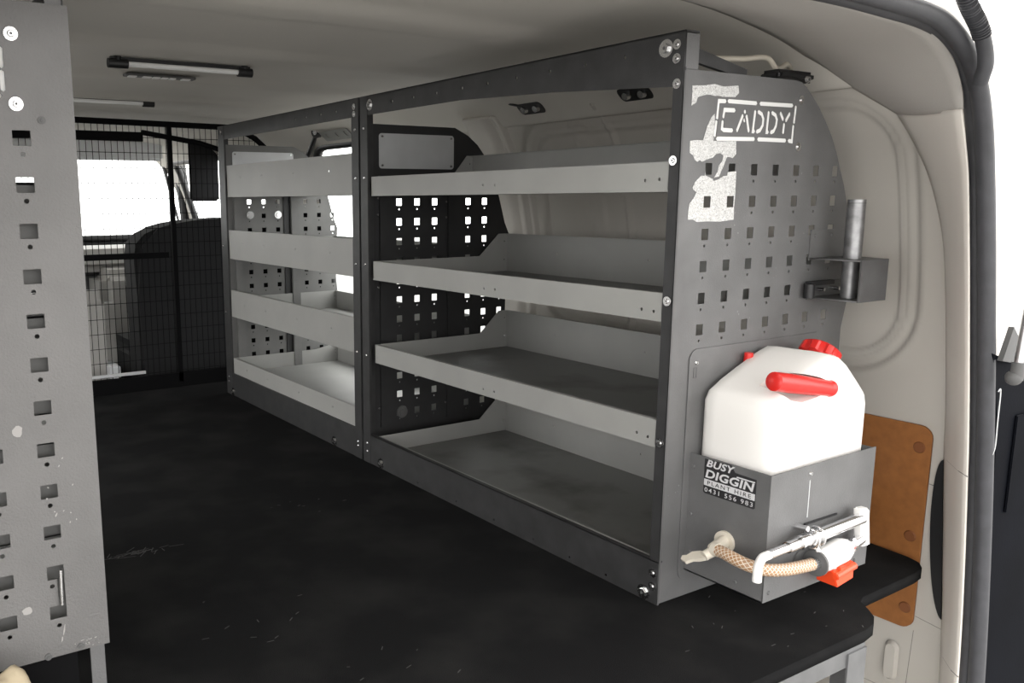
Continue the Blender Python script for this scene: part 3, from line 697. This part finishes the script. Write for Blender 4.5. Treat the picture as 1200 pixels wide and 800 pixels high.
# inset towards the centre for the rounded front and back
cen = Vector((.2, 0, .235)); rows = []
for y, ins, dz in ((-.004, .014, .004), (-.008, .006, .003), (-.016, .001, .002), (-.034, 0, .001), (-.060, 0, .001), (-.095, 0, 0), (-.118, .001, 0), (-.129, .004, 0), (-.1345, .009, 0), (-.137, .018, 0)):
    row = []
    for p in dense:
        d = Vector((p.x-cen.x, 0, p.z-cen.z)); q = p.copy()
        q.x -= ins*max(-1, min(1, d.x/.1)); q.z -= ins*max(-1, min(1, d.z/.13)); q.y = y
        t = sst(.30, .42, p.z); q.z -= dz*t
        if p.z < .3: q.z = max(q.z, .052)
        row.append(q)
    rows.append(row)
bm = bmesh.new(); vr = [[bm.verts.new(p) for p in r_] for r_ in rows]; n = len(dense)
for a, c in zip(vr, vr[1:]):
    for j in range(n): bm.faces.new((a[j], a[(j+1) % n], c[(j+1) % n], c[j]))
bm.faces.new(vr[0][::-1]); bm.faces.new(vr[-1])
body = link('body', bm2me(bm), WHITE, can, 60)
# handle recess cut through the shoulder
bm = bmesh.new()
rec = [(.086, .374), (.104, .382), (.130, .389), (.150, .393), (.175, .386), (.214, .372), (.216, .356), (.180, .350), (.140, .346), (.112, .352), (.092, .366)]
a_ = [bm.verts.new((x, -.15, z)) for x, z in rec]; b_ = [bm.verts.new((.150+(x-.150)*.75, -.085, .376+(z-.376)*.6)) for x, z in rec]
for i in range(len(rec)): bm.faces.new((a_[i], a_[(i+1) % len(rec)], b_[(i+1) % len(rec)], b_[i]))
bm.faces.new(a_[::-1]); bm.faces.new(b_)
cut = link('cutter', bm2me(bm), WHITE); bo = body.modifiers.new('cut', 'BOOLEAN'); bo.operation = 'DIFFERENCE'; bo.object = cut; bo.solver = 'EXACT'
body.location = (0, 0, 0); bpar = body.parent; body.parent = None; bpy.context.view_layer.update()
me2 = bpy.data.meshes.new_from_object(body.evaluated_get(bpy.context.evaluated_depsgraph_get())); body.modifiers.clear(); body.data = me2; body.parent = bpar; body.location = -wloc(bpar)
bpy.data.objects.remove(cut)
for p in me2.polygons: p.use_smooth = True
me2.set_sharp_from_angle(angle=math.radians(50))
# red spout lying in the recess
bm = bmesh.new(); A_ = Vector((.078, -.127, .387)); B_ = Vector((.213, -.136, .3615))
pts = [(0, .011), (.02, .0145), (.30, .0150), (.62, .0140), (.93, .0125), (.98, .0135), (1, .0128)]
for (t0, r0), (t1, r1_) in zip(pts, pts[1:]): addcyl(bm, A_.lerp(B_, t0), A_.lerp(B_, t1), r0, 20, r1_, True)
link('spout', bm2me(bm), RED, can, 40)
cyl('spout_bore', A_.lerp(B_, 1.001), A_.lerp(B_, 1.006), .0075, mat('dark_red', (.25, .008, .006), .5), can)
# cap
bm = bmesh.new(); cc = Vector((.302, -.055, .3865)); ax = Vector((.62, .0, .785)).normalized(); a1 = Vector((0, 1, 0)); a2 = ax.cross(a1)
def capring(h, r_, rib_=0, n=64):
    return [bm.verts.new(cc+ax*h+(a1*math.cos(2*PI*i/n)+a2*math.sin(2*PI*i/n))*(r_*(1+(rib_ if (i % 8) < 4 else 0)))) for i in range(n)]
rs = [capring(-.012, .026), capring(0, .026), capring(.001, .030, .0), capring(.003, .031, .10), capring(.019, .030, .10), capring(.022, .0285, .02), capring(.0225, .020)]
for a, c in zip(rs, rs[1:]):
    for j in range(64): bm.faces.new((a[j], a[(j+1) % 64], c[(j+1) % 64], c[j]))
bm.faces.new(rs[0][::-1]); bm.faces.new(rs[-1]); link('cap', bm2me(bm), RED, can, 35)
bm = bmesh.new(); addcyl(bm, (.178, -.013, .385), (.178, -.013, .4035), .008, 16, .007); link('vent_cap', bm2me(bm), RED, can, 40)

# ------------------------------------------------------------------ tap, braided hose and nozzle
tp = thing('water_tap', 'aged white plastic wing tap on the side of the can holder', 'tap', (x0, -.078, .125))
cyl('flange', (x0-.0004, -.078, .123), (x0-.005, -.078, .123), .0175, OFFW, tp, 28)
cyl('barrel', (x0-.004, -.078, .123), (x0-.034, -.083, .119), .0105, OFFW, tp, 20)
bm = bmesh.new()
for (p, q, r0, r1_) in (((.028, -.084, .118), (.010, -.078, .110), .0085, .0075),): addcyl(bm, p, q, r0, 16, r1_)
W_ = [(.004, .000), (.016, .010), (.030, .012), (.040, .006), (.048, .007), (.052, -.001), (.046, -.010), (.034, -.007), (.024, -.010), (.010, -.010)]
e1 = Vector((-.28, .80, -.40)).normalized(); e2 = Vector((.30, .35, .10)).normalized()*1.0; nn = e1.cross(e2).normalized(); o_ = Vector((.020, -.085, .114))
t_ = [bm.verts.new(o_+e1*a+e2*c+nn*.0028) for a, c in W_]; b_ = [bm.verts.new(o_+e1*a+e2*c-nn*.0028) for a, c in W_]
for i in range(len(W_)): bm.faces.new((t_[i], t_[(i+1) % len(W_)], b_[(i+1) % len(W_)], b_[i]))
bm.faces.new(t_); bm.faces.new(b_[::-1]); link('wing_handle', bm2me(bm), OFFW, tp, 40)
hs = thing('braided_hose', 'clear braided hose from the tap round the holder corner', 'hose', (.03, -.15, .12))
HP = catmull([(.022, -.088, .122), (.018, -.105, .124), (.014, -.130, .123), (.018, -.152, .120), (.040, -.166, .1135), (.075, -.172, .108), (.110, -.173, .104), (.148, -.172, .100)], 10)
sweep('tube', HP, .0096, BRAID, hs, 18)
bm = bmesh.new(); addcyl(bm, (.140, -.172, .1008), (.153, -.172, .0995), .0104, 20); link('ferrule', bm2me(bm), STEEL, hs, 40)
bm = bmesh.new(); addcyl(bm, (.0225, -.0865, .1215), (.0205, -.0965, .1235), .0105, 20); link('ferrule', bm2me(bm), OFFW, hs, 40)
nz_ = thing('spray_nozzle', 'chrome and white washdown nozzle with an orange-red lever on the holder front', 'nozzle', (.2, -.17, .1))
cyl('magnet_disc', (.148, -.1515, .096), (.148, -.1495, .096), .020, MIDG, nz_, 28)
cyl('backing_disc', (.152, -.171, .0995), (.156, -.171, .0995), .0205, MIDG, nz_, 28)
bm = bmesh.new(); zc = .1005
for (p, q, r0, r1_) in (((.156, -.171, .1), (.163, -.171, .1), .0130, .0130), ((.163, -.171, .1), (.172, -.171, .101), .0165, .0185), ((.172, -.171, .101), (.218, -.171, .106), .0188, .0195), ((.218, -.171, .106), (.232, -.171, .107), .0195, .0150), ((.195, -.171, .104), (.195, -.173, .078), .0115, .0105)): addcyl(bm, p, q, r0, 22, r1_)
link('valve_body', bm2me(bm), WHITEP, nz_, 40)
bm = bmesh.new()
addhex(bm, [(.178, -.187, .084), (.232, -.187, .090), (.232, -.158, .090), (.178, -.158, .084), (.186, -.190, .058), (.228, -.190, .064), (.228, -.155, .064), (.186, -.155, .058)])
addcyl(bm, (.180, -.188, .077), (.232, -.188, .084), .0062, 10)
addbox(bm, (.190, -.190, .072), (.205, -.184, .090))
bmesh.ops.bevel(bm, geom=bm.edges[:], offset=.0012, segments=2, affect='EDGES'); link('lever', bm2me(bm), ORANGE, nz_, 40)
bm = bmesh.new(); addcyl(bm, (.230, -.171, .107), (.238, -.171, .108), .0105, 6); addcyl(bm, (.238, -.171, .108), (.252, -.171, .109), .0085, 20); addcyl(bm, (.246, -.171, .1085), (.252, -.171, .109), .0115, 6); addcyl(bm, (.252, -.171, .109), (.276, -.170, .112), .0085, 18); link('nut', bm2me(bm), CHROME, nz_, 40)
bm = bmesh.new(); addhex(bm, [(.272, -.176, .100), (.296, -.176, .098), (.284, -.176, .164), (.262, -.176, .166), (.272, -.160, .100), (.296, -.160, .098), (.284, -.160, .164), (.262, -.160, .166)])
bmesh.ops.bevel(bm, geom=bm.edges[:], offset=.003, segments=3, affect='EDGES'); link('head_block', bm2me(bm), WHITEP, nz_, 40)
TA = Vector((.030, -.170, .1395)); TB = Vector((.272, -.170, .148))
def tt(t): return TA.lerp(TB, t)
bm = bmesh.new()
for a, c, r0, r1_ in ((0, .2, .0062, .0068), (.2, .31, .0085, .0085), (.31, .335, .0115, .0115), (.335, .47, .0105, .0105), (.47, .49, .0125, .0125), (.49, 1, .0100, .0096)): addcyl(bm, tt(a), tt(c), r0, 20, r1_)
link('lance', bm2me(bm), CHROME, nz_, 40)
sweep('lance_tip', catmull([(.034, -.1705, .1400), (.018, -.1712, .1390), (.003, -.176, .132), (-.004, -.180, .120), (-.004, -.180, .112)], 8), .0066, WHITEP, nz_, 14)
for t in (.44, .50): 
    p = tt(t); bm = bmesh.new(); R0 = [p+Vector((0, math.cos(a)*.0145, math.sin(a)*.0145)) for a in [2*PI*i/20 for i in range(21)]]
    bm.free(); sweep('clip_ring', R0, .0022, CHROME, nz_, 8, False)
cyl('clip_post', (.128, -.1495, .158), (.128, -.170, .160), .0045, CHROME, nz_, 14); cyl('clip_post', (.140, -.173, .140), (.158, -.173, .116), .0035, WHITEP, nz_, 12)
box('bracket_strip', (.150, -.1515, .155), (.235, -.1495, .158), BLACK, nz_)

# ------------------------------------------------------------------ steel tube bracket on the end panel
bt = thing('tube_bracket', 'dark grey steel bracket with an upright tube, on the end panel edge', 'bracket', (.385, -.045, .48))
BR = mat('bracket_grey', (.10, .10, .102), .45, .3, var=.15, vscale=30, bump=.2, bscale=400)
TUBEM = mat('bare_tube', (.26, .26, .265), .42, .8, var=.3, vscale=60)
bx0, bx1, by, bz0, bz1 = .345, .425, -.090, .482, .552
plate('top_plate', [[(bx0-.004, -.0005), (bx0-.004, -.02), (bx0, by), (bx1, by), (bx1+.03, -.0005)]], [circ(.385, -.052, .0145, 24)], .0025, 'z', bz1-.0025, BR, bt)
plate('bottom_plate', [[(bx0-.004, -.0005), (bx0-.004, -.02), (bx0, by), (bx1, by), (bx1+.03, -.0005)]], [], .0025, 'z', bz0, BR, bt)
box('front_plate', (bx0, by-.0025, bz0), (bx1, by, bz1), BR, bt)
box('back_plate', (bx0-.004, -.003, bz1-.004), (bx1+.02, -.0005, bz1+.048), PANEL, bt)
box('back_plate', (bx0-.004, -.003, bz0), (bx1+.02, -.0005, bz0+.028), PANEL, bt)
bm = bmesh.new(); n = 28
addcyl(bm, (.385, -.052, bz0+.003), (.385, -.052, .651), .0142, n, None, False); addcyl(bm, (.385, -.052, bz0+.003), (.385, -.052, .651), .0125, n, None, False)
for z in (bz0+.003, .651):
    for i in range(n):
        a, c = 2*PI*i/n, 2*PI*(i+1)/n
        bm.faces.new([bm.verts.new((.385+math.cos(q)*r_, -.052+math.sin(q)*r_, z)) for q, r_ in ((a, .0142), (c, .0142), (c, .0125), (a, .0125))])
bmesh.ops.remove_doubles(bm, verts=bm.verts, dist=1e-5)
tb = link('tube', bm2me(bm), TUBEM, bt, 40)
cyl('rim', (.385, -.052, .6445), (.385, -.052, .6455), .0145, BR, bt, 28)
for x in (.352, .400): bolt(riv, (x, -.003, .59), bt, 'y', 'bolt'); 
for x in (.365, .410): cyl('stud', (x, -.003, .497), (x, -.020, .497), .0030, STEEL, bt, 12)
cyl('rubber_foot', (.333, -.012, .484), (.333, -.012, .508), .009, BLACK, bt, 18); box('rubber_strip', (.333, -.016, .505), (.40, -.004, .512), BLACK, bt)

# ------------------------------------------------------------------ mesh barrier
BY = 2.08
bar = thing('mesh_barrier', 'black wire mesh cargo barrier between load area and cab', 'barrier', (-.42, BY, .01))
def outer_z(x):
    xx = abs(x-CX)+CX if x >= CX else 2*CX-x
    xx = max(x, 2*CX-x)
    return lerp_tab([(CX, .918), (.12, .912), (.2, .885), (.3, .80), (.40, .71), (.46, .62), (.50, .5)], xx, 0, 1)
top = [(x, outer_z(x)) for x in [CX+i*.03 for i in range(31)]]
pathR = [Vector((a, BY, c)) for a, c in top if a < .49]+[Vector((.50, BY, .50)), Vector((.50, BY, .02))]
pathL = [Vector((2*CX-p.x, p.y, p.z)) for p in pathR][::-1]
sweep('outer_frame', pathL+pathR[1:], .010, MATTE, bar, 8)
bm = bmesh.new(); x = -1.33
while x < .49:
    zt_ = outer_z(x); addcyl(bm, (x, BY, .02), (x, BY, zt_), .0011, 5); x += .0205
z = .06
while z < .90:
    xs_ = [x_ for x_ in [CX+i*.01 for i in range(93)] if outer_z(x_) >= z]; xm = max(xs_); addcyl(bm, (2*CX-xm, BY-.002, z), (xm, BY-.002, z), .0011, 5); z += .0505
wm = link('wire_mesh', bm2me(bm), MATTE, bar); wm['kind'] = 'stuff'
box('frame_bar', (-1.33, BY-.008, .462), (-.13, BY+.008, .482), MATTE, bar)
box('frame_bar', (-1.33, BY-.010, .855), (-.20, BY+.006, .885), MATTE, bar)
sweep('frame_bar', [Vector((-.20, BY, .885)), Vector((.0, BY, .855)), Vector((.20, BY, .80))], .009, MATTE, bar, 8)
box('frame_post', (-.115, BY-.008, .02), (-.100, BY+.010, .91), MATTE, bar)
box('frame_bar', (-1.33, BY-.008, .0005), (.50, BY+.012, .052), MATTE, bar)
box('kick_rail', (-1.33, BY-.012, .062), (-.235, BY-.004, .072), ALU, bar)
bolt(BOLT_S, (.09, BY-.01, .88), bar, 'y', 'bolt')

# belt anchor and trim bits on the right roof rail
an = thing('belt_anchor', 'black strap with a round anchor on the upper right wall near the barrier', 'anchor', (.44, 2.0, .85))
cyl('strap', (.450, 2.17, .795), (.392, 1.945, .892), .0085, BLACK, an, 10); cyl('knob', (.400, 1.935, .897), (.376, 1.925, .893), .020, BLACK, an, 20); cyl('cap', (.376, 1.925, .893), (.371, 1.923, .892), .008, STEEL, an, 16)
def slotbr(y, label):
    t = thing('roof_bracket', label, 'bracket', (.41, y, .875))
    x = .41; zc = .876
    me = plate_mesh([rrect(y-.045, zc-.012, y+.045, zc+.012, .010)], [], .006, 'x', 0, )
    sl_ = (W(.89)-W(.86))/.03
    for v_ in me.vertices: v_.co.x += W(v_.co.z)-.010
    link('slot_plate', me, BLACK, t)
    for dy in (-.022, .022):
        bm = bmesh.new(); addcyl(bm, (W(zc)-.009, y+dy, zc), (W(zc)-.018, y+dy, zc-.004), .010, 16, .008); link('bolt', bm2me(bm), STEEL, t, 40)
slotbr(.462, 'black slotted bracket with two bolts on the roof edge, closest to the rear')
slotbr(.798, 'black slotted bracket with two bolts on the roof edge, at the middle pillar')
t = thing('roof_bracket', 'pale bracket plate with dark holes on the roof edge, above the side window', 'bracket', (.41, 1.75, .875))
me = plate_mesh([rrect(1.70, .862, 1.90, .892, .006)], [circ(1.73, .878, .007), circ(1.79, .878, .007), circ(1.86, .878, .007)], .004, 'x', 0)
for v_ in me.vertices: v_.co.x += W(v_.co.z)-.016
link('slot_plate', me, TRAY, t)
tag(sweep('cable', catmull([(.40, .90, .905), (.385, .86, .893), (.395, .82, .885), (.41, .78, .882)], 8), .005, BLACK), 'short black cable above the middle pillar', 'cable')
tag(sweep('cable', catmull([(.13, .06, .875), (.20, .05, .878), (.26, .05, .884), (.29, .05, .868), (.33, .06, .880), (.37, .08, .872), (.40, .12, .86)], 8), .0045, OFFW), 'pale cable looping above the lettered end panel', 'cable')
cl = thing('cable_clip', 'dark clip with a bolt above the corner of the lettered end panel', 'clip', (.33, .05, .855))
box('clip_body', (.27, .03, .848), (.37, .07, .866), BLACK, cl, .006); bolt(BOLT_FLAT, (.345, .03, .852), cl, 'y', 'bolt')

# ------------------------------------------------------------------ roof lights
def led(x0_, x1_, y, z, label):
    t = thing('roof_light', label, 'light', ((x0_+x1_)/2, y, z+.012), 'slim roof light bars')
    bm = bmesh.new(); addcyl(bm, (x0_+.035, y, z), (x1_-.03, y, z), .0058, 16); link('tube', bm2me(bm), LEDM, t, 40)
    box('base', (x0_+.005, y-.004, z+.005), (x1_-.005, y+.006, z+.013), BLACK, t)
    for a, c in ((x0_, x0_+.042), (x1_-.034, x1_)):
        bm = bmesh.new(); addcyl(bm, (a, y, z), (c, y, z), .0100, 16); addcyl(bm, ((a+c)/2, y, z), ((a+c)/2, y, z+.016), .008, 12); link('end_cap', bm2me(bm), BLACK, t, 40)
led(-.573, -.248, 1.02, .944, 'slim light bar with black end caps across the roof, closer to the rear')
led(-.60, -.243, 1.79, .948, 'slim light bar across the roof near the mesh barrier, partly behind the left panel')
rv = thing('roof_slot', 'narrow dark slot with white inserts in the roof behind the first light bar', 'vent', (-.4, 1.22, .955))
box('slot', (-.485, 1.205, .9465), (-.315, 1.232, .9525), MIDG, rv, .001)
for k, (a, c) in enumerate(((-.478, -.460), (-.444, -.425), (-.420, -.404), (-.399, -.385), (-.380, -.366), (-.350, -.330))): box('insert', (a, 1.202, .9440), (c, 1.2205, .9466), PLATEW, rv)

# ------------------------------------------------------------------ hose, strut and dark panel outside the seal
ch = catmull([(.20, -.262, .97), (.216, -.262, .944), (.240, -.262, .914), (.279, -.262, .885), (.301, -.262, .859), (.309, -.262, .837), (.312, -.258, .822), (.316, -.254, .812)], 40)
L0 = 0
def crad(d): return .0105+(.0012*(1 if math.sin(d*2*PI/.0042) > 0 else -1) if d < .135 else -.0006)
o = sweep('corrugated_hose', ch, crad, RUBBER, None, 18); tag(o, 'dark grey corrugated wiring hose outside the top corner of the seal', 'hose')
dp = thing('dark_side_panel', 'dark blue-black panel with the strut mount outside the rear opening', 'panel', (.5, -.27, -.3))
plate('panel', [[(.440, .412), (.475, .402), (.90, .33), (.90, -.50), (.545, -.50), (.533, -.15), (.512, .08), (.48, .3)]], [], .004, 'y', -.258, NAVY, dp)
box('step', (.54, -.262, .13), (.90, -.258, .30), NAVY, dp, .002)
sweep('edge_wire', catmull([(.460, -.263, .350), (.468, -.263, .350), (.470, -.263, .30), (.472, -.263, .26), (.466, -.263, .245)], 6), .001, ALU, dp, 6)
bm = bmesh.new(); addhex(bm, [(.455, -.266, .400), (.50, -.266, .392), (.505, -.266, .43), (.480, -.266, .452), (.455, -.258, .400), (.50, -.258, .392), (.505, -.258, .43), (.480, -.258, .452)]); link('mount', bm2me(bm), MIDG, dp)
gs = thing('gas_strut', 'thin grey gas strut ending in a ball joint on the dark panel', 'strut', (.45, -.29, .38))
cyl('rod', (.450, -.29, .395), (.5225, -.29, .975), .0065, BOLTD, gs); cyl('socket', (.4475, -.29, .375), (.451, -.29, .402), .0095, MIDG, gs)
bm = bmesh.new(); bmesh.ops.create_uvsphere(bm, u_segments=20, v_segments=12, radius=.012, matrix=Matrix.Translation((.447, -.287, .378))); link('ball', bm2me(bm), MIDG, gs, 180)

tg = thing('tailgate', 'raised cream tailgate out of view, added above the rear opening to shade it', 'tailgate', (CX, -.27, .98))  # unseen tailgate, added to cut the light from above the rear opening
loft([[Vector((x, y, z+.02*math.cos((x-CX)*1.6))) for x in [CX-.976+.122*i for i in range(17)]] for y, z in ((-.262, .965), (-.30, .985), (-.6, 1.02), (-1.0, 1.10), (-1.35, 1.15), (-1.42, 1.10))], 'inner_skin', CREAML).parent = tg
tg.children[0].location = -Vector(tg.location)

# ------------------------------------------------------------------ cab beyond the barrier
def softbox(name, a, b_, m, parent, bev):
    return box(name, a, b_, m, parent, bev)
ds = thing('driver_seat', 'large dark driver seat behind the mesh, right of the frame post', 'seat', (.1, 2.5, -.3))
bm = bmesh.new()
out_ = [(-.17, -.30), (-.17, .30), (-.175, .44), (-.165, .50), (-.13, .535), (-.08, .557), (-.02, .572), (.06, .583), (.20, .590), (.40, .590), (.40, -.30)]
a_ = [bm.verts.new((x, 2.34, z)) for x, z in out_]; b_ = [bm.verts.new((x, 2.52, z)) for x, z in out_]
for i in range(len(out_)): bm.faces.new((a_[i], a_[(i+1) % len(out_)], b_[(i+1) % len(out_)], b_[i]))
bm.faces.new(a_); bm.faces.new(b_[::-1]); bmesh.ops.bevel(bm, geom=[e for e in bm.edges if abs(e.verts[0].co.y-e.verts[1].co.y) < .01], offset=.02, segments=3, affect='EDGES')
link('backrest', bm2me(bm), SEATM, ds, 40); softbox('cushion', (-.15, 2.52, -.30), (.38, 3.0, .08), SEATM, ds, .04)
ps = thing('passenger_seat', 'grey passenger seat seen through the mesh beside the left panel', 'seat', (-.6, 2.5, -.3))
softbox('backrest', (-.95, 2.36, -.2), (-.245, 2.50, .33), DASH, ps, .05); softbox('cushion', (-.95, 2.50, -.30), (-.22, 3.0, .05), SEATM, ps, .04); softbox('armrest', (-.30, 2.30, .0), (-.26, 2.55, .06), VISOR, ps, .01)
softbox('headrest', (-.75, 2.37, .36), (-.50, 2.46, .50), MIDG, ps, .04)
dsh = thing('dashboard', 'grey dashboard with a centre console beyond the mesh', 'dashboard', (-.4, 3.5, 0))
softbox('top', (-1.38, 3.38, .32), (.55, YEND-.02, .43), DASH, dsh, .04); softbox('console', (-.10, 3.2, -.28), (.22, 3.5, .34), DASH, dsh, .05); softbox('lower', (-1.38, 3.45, -.28), (.55, YEND-.02, .33), MIDG, dsh, .03)
softbox('vent', (.02, 3.19, .25), (.17, 3.205, .30), BLACK, dsh, .004)
softbox('cluster_hood', (.16, 3.25, .42), (.5, 3.6, .50), MIDG, dsh, .04)
bm = bmesh.new(); bm.free()
R0 = [Vector((.30, 3.02, .34))+Vector((math.cos(a)*.185, -math.sin(a)*.06, math.sin(a)*.17)) for a in [2*PI*i/40 for i in range(41)]]
sw = thing('steering_wheel', 'dark steering wheel in front of the dashboard', 'wheel', (.30, 3.02, .34)); sweep('rim', R0, .013, BLACK, sw, 10, False); cyl('hub', (.30, 3.03, .34), (.30, 3.14, .32), .05, BLACK, sw)
tag(softbox('sun_visor', (-1.1, 3.45, .855), (.30, 3.50, .955), VISOR, None, .012), 'pale grey sun visor along the top of the windscreen', 'visor')
tag(softbox('window_shade', (.275, 2.99, .655), (.412, 3.01, .925), SEATM, None, .008), 'dark shade hanging against the driver side window', 'shade')
pl_ = sweep('trim_7', [Vector((.50, YEND-.06, .97)), Vector((.546, YEND-.06, .48))], .035, BLACK, None, 8); struct(pl_, 'dark windscreen pillar')
